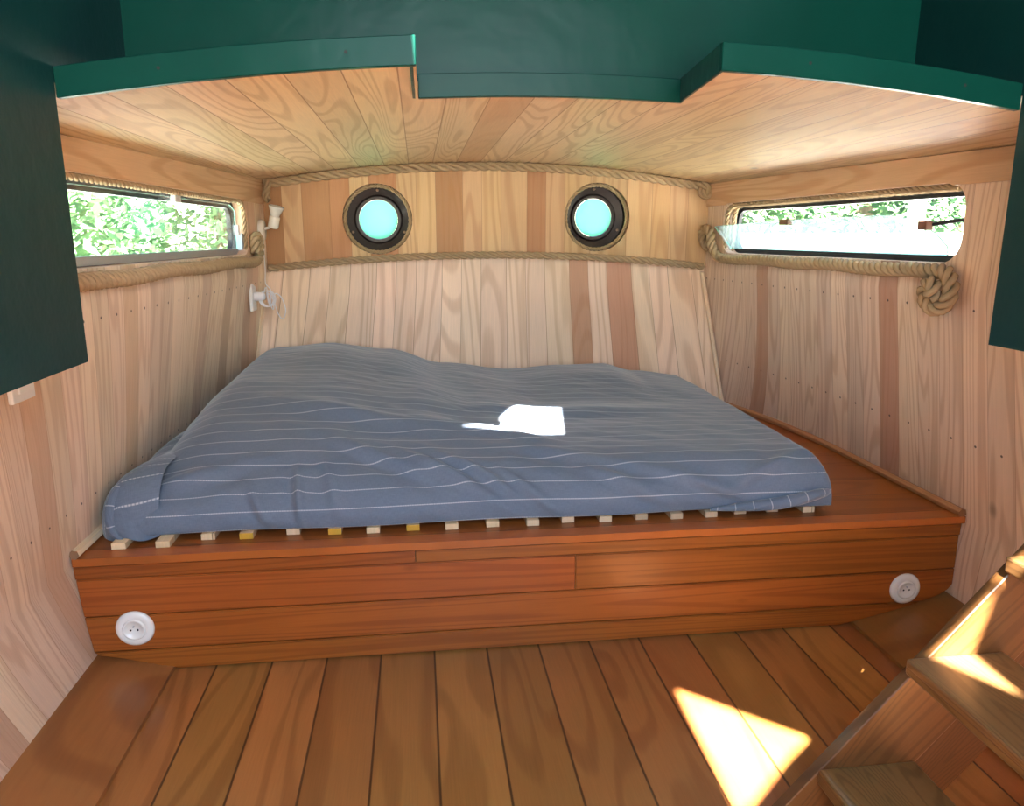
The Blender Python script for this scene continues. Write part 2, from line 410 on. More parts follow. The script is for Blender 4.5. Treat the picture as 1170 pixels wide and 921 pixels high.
# back wall: lower cladding fans with the hull, upper cladding carries the portholes
def zk(x): return 1.112-.058*((x-.35)/1.03)**2
def zcb(x): return zc(x)+.02
PH = [(-.178, 1.276), (.846, 1.287)]
RH = .158
def back_uv_lo(s, t):
    return (s*2.06, t)
bm = bmesh.new(); uvl = bm.loops.layers.uv.verify(); NX, NZ = 40, 8; g = []
for i in range(NX+1):
    s = i/NX; row = []
    for j in range(NZ+1):
        t = j/NZ; xm = -.69+s*2.07; z = -.02+(zk(xm)+.02)*t
        a, b = xl(YB, z)-.02, xr(YB, z)+.02; row.append((bm.verts.new((a+(b-a)*s, YB, z)), s*2.1, z))
    g.append(row)
for i in range(NX):
    for j in range(NZ):
        q = (g[i][j], g[i+1][j], g[i+1][j+1], g[i][j+1]); f = bm.faces.new([k[0] for k in q])
        for l, k in zip(f.loops, q): l[uvl].uv = (k[1], k[2])
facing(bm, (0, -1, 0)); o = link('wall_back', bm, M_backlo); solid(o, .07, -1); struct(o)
poly = [(x, zk(x)) for x in frange(-.73, 1.43, 24)]+[(x, zcb(x)) for x in frange(1.43, -.73, 24)]
circ = [[(cx+RH*math.cos(2*PI*k/40), cz+RH*math.sin(2*PI*k/40)) for k in range(40)] for cx, cz in PH]
bm = sheet(poly, circ, frange(-.7, 1.4, 30), frange(1.1, 1.5, 6), lambda x, z: (x, YB-.012, z), lambda x, z: (x, z))
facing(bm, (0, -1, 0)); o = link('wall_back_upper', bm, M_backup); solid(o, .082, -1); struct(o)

# ceiling with the notch at its front edge
YF, YN = 1.53, 1.88
out = [(-.88, YF), (.006, YF), (.011, YN), (.654, YN), (.616, YF), (1.58, YF), (1.56, YB+.05), (-.86, YB+.05)]
def xclip(x, y): return min(max(x, xl(y, 1.4)-.03), xr(y, 1.4)+.03)
bm = sheet(out, [], frange(-.8, 1.5, 30), frange(1.6, 3.6, 12), lambda x, y: (xclip(x, y), y, zc(x)), lambda x, y: (x+.03, y))
facing(bm, (0, 0, -1)); o = link('ceiling', bm, M_ceil); solid(o, .028, -1); struct(o)

# floor
bm = sheet([(-.96, -1.3), (1.68, -1.3), (1.68, 2.6), (-.96, 2.6)], [], frange(-.9, 1.6, 6), frange(-1.2, 2.5, 8), lambda x, y: (x, y, 0), lambda x, y: (x+.137, y))
facing(bm, (0, 0, 1)); o = link('floor', bm, M_floor); solid(o, .03, -1); struct(o)
for side, x0, x1, h in (('left', -.715, -.93, .052), ('right', 1.33, 1.655, .085)):
    bm = bmesh.new(); s = 1 if x1 > x0 else -1
    prism(bm, [(x0, 0), (x0, .012), (x1, h), (x1, 0)], 'y', -1.25, 2.3); boxuv(bm)
    uv = bm.loops.layers.uv.verify()
    for f in bm.faces:
        for l in f.loops: l[uv].uv = ((.335 if s > 0 else .65)+abs(l.vert.co.x-x0)*.3, l.vert.co.y+side.count('r'))
    o = link('trim_1' if side == 'left' else 'trim_2', bm, M_floor); struct(o)

# header boards over the side windows
for side, fx, win, n, th in (('left', xl, WL, 3, .006), ('right', xr, WR, 4, .014)):
    hole = rrect(*win, .07)
    s = 1 if side == 'left' else -1
    def mp(y, z, f=fx, s=s, th=th): return (f(y, 1.3)+s*th, y, z)
    top = [(y, zc(fx(y, 1.4))-.001) for y in frange(1.15, YB-.02, 12)]
    bm = sheet([(1.15, 1.338)]+[(YB-.02, 1.338)]+top[::-1], [hole], frange(1.3, 3.5, 12), [1.37, 1.41], mp, lambda y, z: (y, z))
    # the window's top edge sits just above the board's lower edge, so cut it with the same outline
    facing(bm, (s, 0, 0)); o = link('trim_%d' % n, bm, M_head); solid(o, th, -1); struct(o)

# corner battens on the lower back wall, trims on the platform
for n, (a, b) in zip((5, 6), (((-.685, 3.585, 1.04), (-.80, 3.585, .36)), ((1.375, 3.585, 1.03), (1.52, 3.585, .36)))):
    bm = bmesh.new(); tube(bm, [Vector(a), Vector(b)], .010, 6); o = link('trim_%d' % n, bm, M_batten); struct(o)
ZP = .357
for n, fx, s, m in ((7, xr, -1, M_trimbr), (8, xl, 1, M_batten)):
    bm = bmesh.new(); pts = [Vector((fx(y, ZP+.012)+s*.011, y, ZP+.012)) for y in frange(2.0, 3.57, 16)]
    tube(bm, pts, .014, 6); o = link('trim_%d' % n, bm, m); struct(o)

# ------------------------------------------------------------------ green steel wheelhouse round the camera
def gbox(name, a, b, mat=M_green, bev=.002): return struct(box(name, a, b, mat, bev))
def gpanel(name, x0, x1, zt):
    bm = bmesh.new(); prism(bm, [(-1.3, .965), (YF-.014, .965), (YF-.014, zc(x0)+.02), (1.89, zc(x0)+.02), (1.89, zt), (-1.3, zt)], 'x', x0, x1); return struct(link(name, bm, M_green2))
gpanel('wall_wheelhouse_left', -.648, -.633, 2.25); gpanel('wall_wheelhouse_right', 1.250, 1.265, 2.10)
gbox('wall_wheelhouse_front', (-.70, 1.89, 1.535), (1.36, 1.905, 2.25))
gbox('ceiling_side_deck_left', (-.90, -1.3, 1.455), (-.645, 1.52, 1.475))
gbox('ceiling_side_deck_right', (1.275, -1.3, 1.455), (1.66, 1.52, 1.475))
gbox('wall_aft_left', (-.95, -1.32, 0), (-.45, -1.28, 2.25))
gbox('wall_aft_right', (1.05, -1.32, 0), (1.66, -1.28, 2.25))
gbox('wall_aft_sill', (-.45, -1.32, 0), (1.05, -1.28, .75))
gbox('wall_aft_lintel', (-.45, -1.32, 1.98), (1.05, -1.28, 2.25))
# deck edge coamings
def coaming(name, x0, x1, y, mat):
    bm = bmesh.new(); n = 14; A = []
    for i in range(n+1):
        x = x0+(x1-x0)*i/n; zb = zc(x)-.010; zt = zb+.053
        A.append([bm.verts.new(p) for p in ((x, y-.012, zb), (x, y-.012, zt), (x, y+.004, zt), (x, y+.004, zb))])
    for a, b in zip(A, A[1:]):
        for k in range(4): bm.faces.new((a[k], a[(k+1) % 4], b[(k+1) % 4], b[k]))
    bm.faces.new(A[0]); bm.faces.new(A[-1][::-1]); bmesh.ops.recalc_face_normals(bm, faces=bm.faces)
    bmesh.ops.bevel(bm, geom=[e for e in bm.edges if len(e.link_faces) == 2 and e.calc_face_angle() > 1], offset=.0015, segments=1, affect='EDGES')
    for x in ([x0+(x1-x0)*.28, x0+(x1-x0)*.8] if x1-x0 < .7 and y < 1.7 else []):
        lathe(bm, [(0, 0), (.0032, 0)], (x, y-.0125, zc(x)+.018), (0, -1, 0), 10)
    for f in bm.faces:
        if len(f.verts) == 3: f.material_index = 1
    o = link(name, bm, mat, mats=[mat, M_hole]); return struct(o)
coaming('trim_9', -.633, .006, YF, M_green); coaming('trim_10', .011, .645, YN, M_green); coaming('trim_11', .60, 1.250, YF, M_green)
def returnplate(name, p, q, t):
    bm = bmesh.new(); d = (Vector(q)-Vector(p)).normalized(); nrm = Vector((-d.y, d.x))*t
    pts = [p, q, (q[0]+nrm.x, q[1]+nrm.y), (p[0]+nrm.x, p[1]+nrm.y)]
    prism(bm, pts, 'z', zc(p[0])-.010, zc(p[0])+.043); return struct(link(name, bm, M_green))
returnplate('trim_12', (.606, YF-.010), (.645, YN), .006)
returnplate('trim_13', (.0, YF-.008), (.004, YN-.01), .006)
# unseen wheelhouse roof; its openings are cut to shape the sun patches inside
ZR = 2.25
def back(p, dx=0, dy=0):
    t = (ZR-p[2])/-SUN_D.z; return (p[0]-SUN_D.x*t+dx, p[1]-SUN_D.y*t+dy)
h1 = [back(p) for p in ((.664, 1.752, 0), (.915, 1.518, 0), (.82, 1.447, 0), (.70, 1.34, 0), (.645, 1.295, 0))]
h2 = [back(p) for p in ((.935, 1.172, .43), (.94, 1.180, .420), (1.14, 1.180, .645), (1.13, 1.172, .645), (1.064, 1.172, .60), (1.02, 1.172, .43), (1.01, 1.035, .43))]
h3 = [back(p) for p in ((.13, 2.445, .56), (.30, 2.395, .56), (.465, 2.40, .56), (.515, 2.72, .56), (.36, 2.73, .56), (.285, 2.60, .56), (.262, 2.465, .56), (.2, 2.455, .56))]
bm = sheet([(-.9, -1.6), (1.34, -1.6), (1.34, 2.0), (-.7, 2.0), (-.7, 2.5), (-1.2, 2.5), (-1.2, .4), (-.9, .4)], [h1, h2, h3], [], [], lambda x, y: (x, y, ZR), lambda x, y: (x, y))  # the left eave is added to keep sun out of the left window
o = link('ceiling_sun_mask', bm, M_green); solid(o, .004, 1); struct(o)

# ------------------------------------------------------------------ platform bed base
base = empty('bed_platform', (.36, 2.02, 0), 'varnished orange-brown boarded platform under the blue mattress', 'bed base')
YP = 2.02
def contour():
    bot = [(-.925, .06), (-.85, .045), (-.74, .012), (-.69, .003), (1.28, .003), (1.38, .022), (1.50, .05), (1.62, .088), (1.655, .11)]
    return bot
def clipx(z, side):
    if side < 0:
        pts = [(.003, -.69), (.012, -.74), (.045, -.85), (.06, -.925)]
        if z >= .06: return xl(2.02, z)+.003
    else:
        pts = [(.003, 1.28), (.022, 1.38), (.05, 1.50), (.088, 1.62), (.11, 1.652)]
        if z >= .11: return xr(2.02, z)-.003
    for (a, b), (c, d) in zip(pts, pts[1:]):
        if z <= c: return b+(d-b)*(z-a)/(c-a)
    return pts[-1][1]
bk = bmesh.new(); zs = frange(.004, .336, 14)
prism(bk, [(clipx(z, -1)+.004, z) for z in zs]+[(clipx(z, 1)-.004, z) for z in zs[::-1]], 'y', YP+.012, YP+.030)
adopt(link('dark_gap_backing', bk, M_hole), base)  # near-black sheet added so the gaps between boards read as shade
def board(name, z0, z1, y0, xa=None, xb=None, voff=0.0, parent=base, th=.018):
    bm = bmesh.new(); g_ = .0018
    zs = frange(z0+g_, z1-g_, 6)
    L = [((clipx(z, -1) if xa is None else xa), z) for z in zs]; R = [((clipx(z, 1) if xb is None else xb), z) for z in zs]
    prism(bm, L+R[::-1], 'y', y0, y0+th)
    uv = bm.loops.layers.uv.verify()
    for f in bm.faces:
        for l in f.loops: l[uv].uv = (l.vert.co.x+voff*3.1, l.vert.co.z+.05+.5*int(voff*2))
    es = [e for e in bm.edges if all(abs(v.co.y-y0) < 1e-5 for v in e.verts)]
    bmesh.ops.bevel(bm, geom=es, offset=.003, segments=2, affect='EDGES')
    return adopt(link(name, bm, M_front), parent)
board('front_board', .003, .068, YP, voff=1)
board('front_board', .068, .175, YP, voff=2.3)
board('front_board', .175, .288, YP, xb=.435, voff=4.4); board('front_board', .175, .288, YP, xa=.4365, voff=5.7)
board('front_board', .288, .331, YP-.004, xb=-.03, voff=6.2, th=.022); board('front_board', .288, .331, YP-.004, xa=-.028, voff=7.9)
bm = sheet([(-.94, 2.0), (1.66, 2.0), (1.66, 3.59), (-.94, 3.59)], [], frange(-.9, 1.6, 12), frange(2.1, 3.5, 12),
           lambda x, y: (min(max(x, xl(y, ZP)+.002), xr(y, ZP)-.002), y, ZP), lambda x, y: (x, y+.02))
facing(bm, (0, 0, 1)); o = link('platform_top', bm, M_plat); solid(o, .022, -1); adopt(o, base)
# ------------------------------------------------------------------ sockets on the platform front
def power_outlet(c, label, r=.052):
    root = empty('power_outlet', (c[0], c[1], c[2]), label, 'socket', 'round outlets on the bed platform')
    bm = bmesh.new(); lathe(bm, [(r*.98, 0), (r, .003), (r*.93, .008), (r*.62, .012), (r*.60, .011)], c, (0, -1, 0), 40)
    adopt(link('cover_plate', bm, M_porc, smooth=True), root)
    bm = bmesh.new(); lathe(bm, [(r*.60, .010), (r*.57, .0145), (r*.47, .0145), (r*.44, .011), (0, .010)], c, (0, -1, 0), 36)
    adopt(link('socket_insert', bm, M_porc, smooth=True), root)
    for dx, dz in ((-.0095, -.001), (.0095, -.001)):
        bm = bmesh.new(); lathe(bm, [(0, .0112), (.0030, .0112)], (c[0]+dx, c[1], c[2]+dz), (0, -1, 0), 12)
        adopt(link('contact_hole', bm, M_hole), root)
    bm = bmesh.new(); lathe(bm, [(.0022, .0105), (.0022, .015), (0, .016)], (c[0], c[1], c[2]+.010), (0, -1, 0), 10)
    adopt(link('earth_pin', bm, M_alu, smooth=True), root)
power_outlet((-.806, YP, .137), 'white round socket at the left end of the wooden bed platform')
power_outlet((1.492, YP, .118), 'white round socket at the right end of the wooden bed platform', .051)

# ------------------------------------------------------------------ slats
slb = empty('slatted_bed_base', (.2, 2.8, ZP), 'pale wooden slats whose ends stick out beneath the blue mattress', 'slatted base')
SX = [-.855, -.735, -.632, -.528, -.404, -.29, -.184, -.077, .03, .142, .252, .35, .46, .57, .668, .79, .905, 1.04, 1.205]
from bisect import bisect
def px2x(px):      # slat ends read along the platform edge
    d = fw*F + Vector((math.cos(YAW), -math.sin(YAW), 0))*(px-585) + Vector((math.cos(YAW), -math.sin(YAW), 0)).cross(fw)*(460.5-(612-.036*(px-147)))
    t = (ZP+.01-1.2)/d.z; return t*d.x, t*d.y
SP = [147, 195.6, 241, 284.5, 336, 383.6, 427, 472, 516, 562.6, 608, 649, 691.5, 733.5, 773, 813, 849, 887, 926.5]
for i, px in enumerate(SP):
    x = px2x(px)[0]
    w = .019; y0 = 2.090 + random.uniform(-.006, .006) - (.035 if i < 2 else .0) + (.012 if i in (4, 11, 16, 17) else 0)
    bm = bmesh.new(); addbox(bm, (x-w, y0, ZP+.0005), (x+w, 3.45, ZP+.0185), .0012); boxuv(bm)
    y = i in (3, 5, 7)
    if y:
        for f in bm.faces:
            if f.calc_center_median().y < y0+.003: f.material_index = 1
    o = adopt(link('slat', bm, M_slat, mats=[M_slat, M_yellow]), slb)
    if y: o['label'] = 'slat with a yellow painted end'
for yy in (2.55, 3.15):
    bm = bmesh.new(); addbox(bm, (-.86, yy-.012, ZP+.019), (1.22, yy+.012, ZP+.0205)); boxuv(bm); adopt(link('webbing_strap', bm, M_cable), slb)

# ------------------------------------------------------------------ mattress under its striped cover
def lerp1(x, T):
    if x <= T[0][0]: return T[0][1]
    for (a, b), (c, d) in zip(T, T[1:]):
        if x <= c:
            t = (x-a)/(c-a); t = t*t*(3-2*t); return b+(d-b)*t
    return T[-1][1]
BACKP = [(-.95, .60), (-.80, .665), (-.62, .715), (-.40, .732), (-.15, .700), (.10, .632), (.40, .596), (.62, .612), (.84, .612), (1.0, .575), (1.25, .55)]
MIDP = [(-.95, .585), (-.80, .655), (-.60, .690), (-.35, .690), (-.05, .650), (.2, .600), (.5, .565), (.9, .558), (1.25, .548)]
FRP = [(-.95, .50), (-.80, .545), (-.5, .56), (0, .545), (.6, .535), (1.25, .53)]
X0, X1, Y0, Y1, ZB = -.855, 1.262, 2.095, 3.50, ZP+.022
def topz(x, y):
    b, m, f = lerp1(x, BACKP), lerp1(x, MIDP), lerp1(x, FRP)
    t = (y-Y0)/(Y1-Y0)
    if t < .5:
        k = t/.5; k = k*k*(3-2*k)*.5+k*.5; return f+(m-f)*k
    k = (t-.5)/.32; k = min(k, 1); k = k*k*(3-2*k); return m+(b-m)*k
def edgef(d, r):
    q = min(max(d/r, 0), 1); return math.sqrt(max(0, 1-(1-q)**2))
def spaced(a, b, n, ra, rb):
    """parameters with rounding samples close to both ends"""
    m = 10
    s = [ra*(1-math.cos(k/m*PI/2)) for k in range(m)]; e = [rb*(1-math.cos(k/m*PI/2)) for k in range(m)]
    return [a+x for x in s]+[a+ra+(b-a-ra-rb)*k/n for k in range(n+1)]+[b-x for x in e[::-1]]
xs = spaced(X0, X1, 260, .13, .055)
ys = [Y0+.004*(k/8)**2 for k in range(8)]+[Y0+.004+.13*(k/34)**1.5 for k in range(34)]+frange(Y0+.134, Y1-.06, 100)+[Y1-.06*(1-math.sin(k/8*PI/2)) for k in range(1, 9)]
bm = bmesh.new(); uvl = bm.loops.layers.uv.verify(); G = []
def fold(x, y):
    w = 0.0
    for (x0_, y0_, dx, dy, wd, amp, ln) in FOLDS:
        px_, py_ = x-x0_, y-y0_; L = math.hypot(dx, dy); a = (px_*dx+py_*dy)/L; c = (-px_*dy+py_*dx)/L
        env = math.exp(-(a/ln)**2); w += 1.7*amp*env*(math.exp(-(c/wd)**2)-.55*math.exp(-((c+1.7*wd)/wd)**2))
    return w
FOLDS = [(.05, .18, 1, -.7, .020, .013, .16), (.18, .15, 1, -.8, .018, .011, .14), (-.08, .22, 1, -.6, .024, .013, .2), (.30, .10, 1, -.9, .016, .009, .1), (-.36, .10, .12, -1, .013, .009, .09),
         (-.47, .07, .5, -1, .015, .009, .07), (-.27, .14, .3, -1, .02, .007, .1), (.6, .11, 1, -.6, .02, .009, .12), (.85, .09, 1, -.4, .018, .008, .15), (-.15, .48, 1, -.35, .045, .014, .35),
         (.2, .42, 1, -.4, .04, .010, .3), (1.05, .13, 1, .5, .018, .008, .12), (.5, .7, 1, .1, .06, .008, .4), (-.62, .2, 1, .3, .03, .007, .15), (.45, .24, 1, -.35, .025, .008, .2)]
for i, x in enumerate(xs):
    col = []; L = 0; prev = None
    for j, y in enumerate(ys):
        ex = min(edgef(x-X0, .20), edgef(X1-x, .055)); rf = .34-.24*min(1, max(0, (x+.4)/1.5)); ey = min(edgef(y-Y0, rf), edgef(Y1-y, .06))
        e = ex*ey
        z = ZB+(topz(x, y)-ZB)*e
        z += .004*noise.noise(Vector((x*3, y*3, 1)))*e
        xx, yy = x, y
        # the front and right faces belly out over the foot of the mattress and draw in at the hem
        hb = (z-ZB)/.17
        if y < Y0+.12: yy = y-.018*math.sin(min(max(hb, 0), 1)*PI)+.010*math.sin(x*9)*(1-min(hb, 1))*.6
        if x > X1-.06: xx = x+.012*math.sin(min(max(hb, 0), 1)*PI)
        p = Vector((xx, yy, z))
        if prev is not None: L += (p-prev).length
        prev = p; col.append((bm.verts.new(p), L))
    G.append(col)
PO_ = [[v.co.copy() for v, _ in c] for c in G]
for i, x in enumerate(xs):
    for j in range(len(ys)):
        i0, i1, j0, j1 = max(i-1, 0), min(i+1, len(xs)-1), max(j-1, 0), min(j+1, len(ys)-1)
        n_ = (PO_[i1][j]-PO_[i0][j]).cross(PO_[i][j1]-PO_[i][j0])
        if n_.length < 1e-9: continue
        n_.normalize(); v_, L_ = G[i][j]
        rim_ = min(1, L_/.03)*min(1, (x-X0)/.12)*min(1, (X1-x)/.05)*max(0, min(1, (1.15-L_)/.3))
        d_ = fold(x, L_)+.0055*noise.noise(Vector((x*9+L_*7, L_*14-x*3, 3)))*(1 if L_ < .5 else .4)
        v_.co += n_*d_*max(0, rim_)
for i in range(len(xs)-1):
    for j in range(len(ys)-1):
        q = (G[i][j], G[i+1][j], G[i+1][j+1], G[i][j+1]); X = (xs[i], xs[i+1], xs[i+1], xs[i])
        f = bm.faces.new([k[0] for k in q])
        for l, k, x in zip(f.loops, q, X): l[uvl].uv = (x, k[1])
# underside
rim = [G[i][0][0] for i in range(len(xs))]+[G[-1][j][0] for j in range(1, len(ys))]+[G[i][-1][0] for i in range(len(xs)-2, -1, -1)]+[G[0][j][0] for j in range(len(ys)-2, 0, -1)]
try: bm.faces.new(rim[::-1])
except ValueError: pass
mat_root = empty('mattress', (.2, 2.8, ZB), 'mattress under a humped blue-grey cover with thin white stripes', 'mattress')
cover = adopt(link('striped_cover', bm, M_fab, smooth=True), mat_root)
# the tucked-in end by the left wall, and the twisted hem at the right front corner
def blob(name, cx, cy, cz, rx, ry, rz, parent, mat, squash=.0, seed=0):
    bm = bmesh.new(); bmesh.ops.create_uvsphere(bm, u_segments=48, v_segments=28, radius=1)
    uv = bm.loops.layers.uv.verify()
    for v in bm.verts:
        c = v.co; n = noise.noise(c*2.2+Vector((seed, 0, 0)))*.08
        sg = lambda a, p: math.copysign(abs(a)**p, a)
        v.co = Vector((cx+rx*sg(c.x, .75)*(1+n), cy+ry*sg(c.y, .7)*(1+n), cz+rz*sg(c.z, .75)*(1+n)))
        v.co.z = max(v.co.z, ZP+.003)
    for f in bm.faces:
        for l in f.loops: l[uv].uv = (l.vert.co.z*1.0+l.vert.co.y*.3, l.vert.co.y+l.vert.co.z*.4)
    return adopt(link(name, bm, mat, smooth=True), parent)
bm = bmesh.new(); uvl = bm.loops.layers.uv.verify(); G2 = []
ya = spaced(2.10, 3.40, 30, .09, .08)
for j, y in enumerate(ya):
    row = []
    for i in range(13):
        a = i/12*PI/2
        hz = .165*edgef(y-2.10, .13)*edgef(3.40-y, .08)+.012
        hz *= 1+.10*math.sin(y*9)*.4
        xin = -.745; wv = .012*math.sin(y*14+a*3)
        x = xin-.18*math.sin(a)*(.55+.45*edgef(y-2.10, .10)); z = ZP+.004+hz*math.cos(a)**.7+wv*math.sin(2*a)
        row.append((bm.verts.new((max(x, xl(y, z)+.004), y-.02*math.sin(a*2), z)), (a*.1, y)))
    G2.append(row)
for A, B in zip(G2, G2[1:]):
    for k in range(12):
        q = (A[k], A[k+1], B[k+1], B[k]); f = bm.faces.new([t[0] for t in q])
        for l, t in zip(f.loops, q): l[uvl].uv = (t[1][0], t[1][1]*1.0)
o = adopt(link('tucked_end', bm, M_fab, smooth=True), mat_root)
hem = [(-.835, 2.20, .53), (-.868, 2.14, .48), (-.872, 2.105, .43), (-.86, 2.09, .39), (-.83, 2.085, ZP+.012)]
bm = bmesh.new(); P = resample(smoothpath(hem), .01); n = len(P); tube(bm, P, [.013*math.sin(PI*(i+.6)/(n+.6))+.004 for i in range(n)], 10)
adopt(link('hem_roll', bm, M_fab, smooth=True), mat_root)
hem = [(1.258, 2.17, .43), (1.25, 2.10, .425), (1.20, 2.068, .425), (1.08, 2.072, .40), (.95, 2.085, .388), (.86, 2.09, .382)]
bm = bmesh.new(); P = resample(smoothpath(hem), .01); n = len(P); tube(bm, P, [.016*math.sin(PI*(i+.6)/(n+.6))+.003 for i in range(n)], 10)
adopt(link('hem_roll', bm, M_fab, smooth=True), mat_root)

# ------------------------------------------------------------------ portholes
for k, (cx, cz) in enumerate(PH):
    side = 'left' if k == 0 else 'right'
    root = bpy.data.objects.new('window_%d' % (3+k), None); COL.objects.link(root); root.location = (cx, YB, cz); struct(root)
    bm = bmesh.new(); lathe(bm, [(RH+.001, .0), (RH-.004, .0), (RH-.012, .055), (.112, .066), (.104, .056), (.090, .056), (.088, .085)], (cx, YB+.015, cz), (0, 1, 0), 48)
    adopt(link('flange', bm, M_dark, smooth=False), root)
    bm = bmesh.new(); lathe(bm, [(0, .060), (.0885, .060)], (cx, YB+.015, cz), (0, 1, 0), 48); adopt(link('glass_pane', bm, M_frost), root)
    for a in (-.45, PI+.45, PI/2):
        bm = bmesh.new(); lathe(bm, [(.006, .058), (.006, .045), (0, .043)], (cx+.132*math.cos(a), YB+.015, cz+.132*math.sin(a)), (0, 1, 0), 10); adopt(link('bolt', bm, M_brass), root)
    ring = [(cx+(RH-.010)*math.cos(t), YB+.010, cz+(RH-.010)*math.sin(t)) for t in frange(PI/2, PI/2+2*PI, 32)]
    rope('porthole_rope', ring, .009, 'rope ring lining the %s round porthole in the back wall' % side, 'rope rings in the portholes')

# ------------------------------------------------------------------ ropes
pts = [(x, YB-.034, zc(x)-.021) for x in frange(-.655, 1.355, 20)]
rope('ceiling_rope', pts, .0205, 'thick rope along the joint of curved ceiling and back wall')
pts = [(x, YB-.030, zk(x)+.002) for x in frange(-.672, 1.375, 20)]
rope('wall_rope', pts, .0165, 'thinner rope across the back wall under the two portholes')
def knot(name, c, r, n, label, seed, axis='y', turns=1.6, R=.04):
    rnd = random.Random(seed); pts = []
    for i in range(n):
        t = i/(n-1)*turns*2*PI
        pts.append((c[0]+R*math.cos(t)*(1 if axis == 'y' else .35), c[1]+R*(.35 if axis == 'y' else 1)*math.sin(t*.9+.4), c[2]+R*math.sin(t)))
    return pts
# end whippings in the two upper corners of the back wall
rope('rope_end_knot', [(-.655, 3.565, 1.445), (-.648, 3.545, 1.41), (-.662, 3.55, 1.375), (-.650, 3.57, 1.355)], .016, 'frayed rope end in the left top corner beside the ceiling rope', 'rope ends in the top corners')
rope('rope_end_knot', [(1.33, 3.56, 1.44), (1.368, 3.55, 1.425), (1.372, 3.55, 1.385), (1.345, 3.56, 1.40), (1.335, 3.56, 1.43)], .019, 'frayed rope end in the right top corner beside the ceiling rope', 'rope ends in the top corners')
# left window: rope on the sill, up the far reveal, ending in a small loop
zs_ = WL[2]-.021
pts = [(xl(y, 1.1)+.018, y, zs_-.006-.010*max(0, (2.3-y))+.003*math.sin(y*11)) for y in frange(1.2, 3.31, 24)]
pts += [(xl(3.36, 1.1)+.020, 3.36, 1.106), (xl(3.38, 1.1)+.022, 3.385, 1.14), (xl(3.38, 1.1)+.024, 3.375, 1.185), (xl(3.36, 1.1)+.024, 3.345, 1.20), (xl(3.33, 1.1)+.022, 3.325, 1.175), (xl(3.33, 1.1)+.022, 3.335, 1.125)]
rope('window_rope', pts, .0225, 'thick pale rope on the sill of the left window with looped end', pitch=3.6)
pts = [(xl(3.3, 1.2)-.012, WL[1]-.012, 1.14), (xl(3.3, 1.2)-.012, WL[1]-.006, 1.25), (xl(3.3, 1.2)-.012, WL[1]-.020, 1.31), (xl(3.3, 1.2)-.012, WL[1]-.08, 1.337)]
pts += [(xl(y, 1.2)-.014, y, 1.338) for y in frange(3.1, 1.85, 10)]
rope('window_rope', pts, .0115, 'thin rope edging the top and far side of the left window opening')
# right window
zs_ = WR[2]-.022
pts = [(xr(3.5, 1.2)-.030, 3.50, 1.15), (xr(3.5, 1.2)-.036, 3.545, 1.175), (xr(3.5, 1.2)-.036, 3.565, 1.215), (xr(3.5, 1.2)-.036, 3.53, 1.235), (xr(3.5, 1.2)-.034, 3.475, 1.215), (xr(3.5, 1.2)-.03, 3.46, 1.16), (xr(3.4, 1.2)-.022, 3.44, 1.118)]
pts += [(xr(y, 1.1)-.018, y, zs_-.002+.003*math.sin(y*13)) for y in frange(3.38, 2.12, 14)]
c = (xr(1.98, 1.06)-.026, 1.985, 1.055)
sp = []
for i in range(22):
    t = PI*.5 - i/21*2*PI*1.45; R_ = .060-.0023*i
    sp.append((c[0]-.0020*i, c[1]-R_*math.cos(t)*-1*-1, c[2]-.012+R_*math.sin(t)))
pts += [(xr(2.08, 1.1)-.022, 2.06, zs_-.001)]+sp
rope('window_rope', pts, .0225, 'thick rope on the right window sill ending in a coiled spiral', pitch=3.8)
pts = [(xr(y, 1.2)+.016, y, 1.338) for y in frange(2.02, 3.34, 14)]+[(xr(3.4, 1.2)+.014, 3.40, 1.31), (xr(3.4, 1.2)+.014, 3.412, 1.25), (xr(3.4, 1.2)+.012, 3.41, 1.13)]
rope('window_rope', pts, .0125, 'thin rope edging the top and far side of the right window opening')
rope('window_rope', [(p[0]+.024, p[1]+(.0 if p[1] < 3.38 else -.018), p[2]-(.003 if p[1] < 3.38 else 0)) for p in pts], .011, 'second thin rope strand behind the edging in the right window opening')

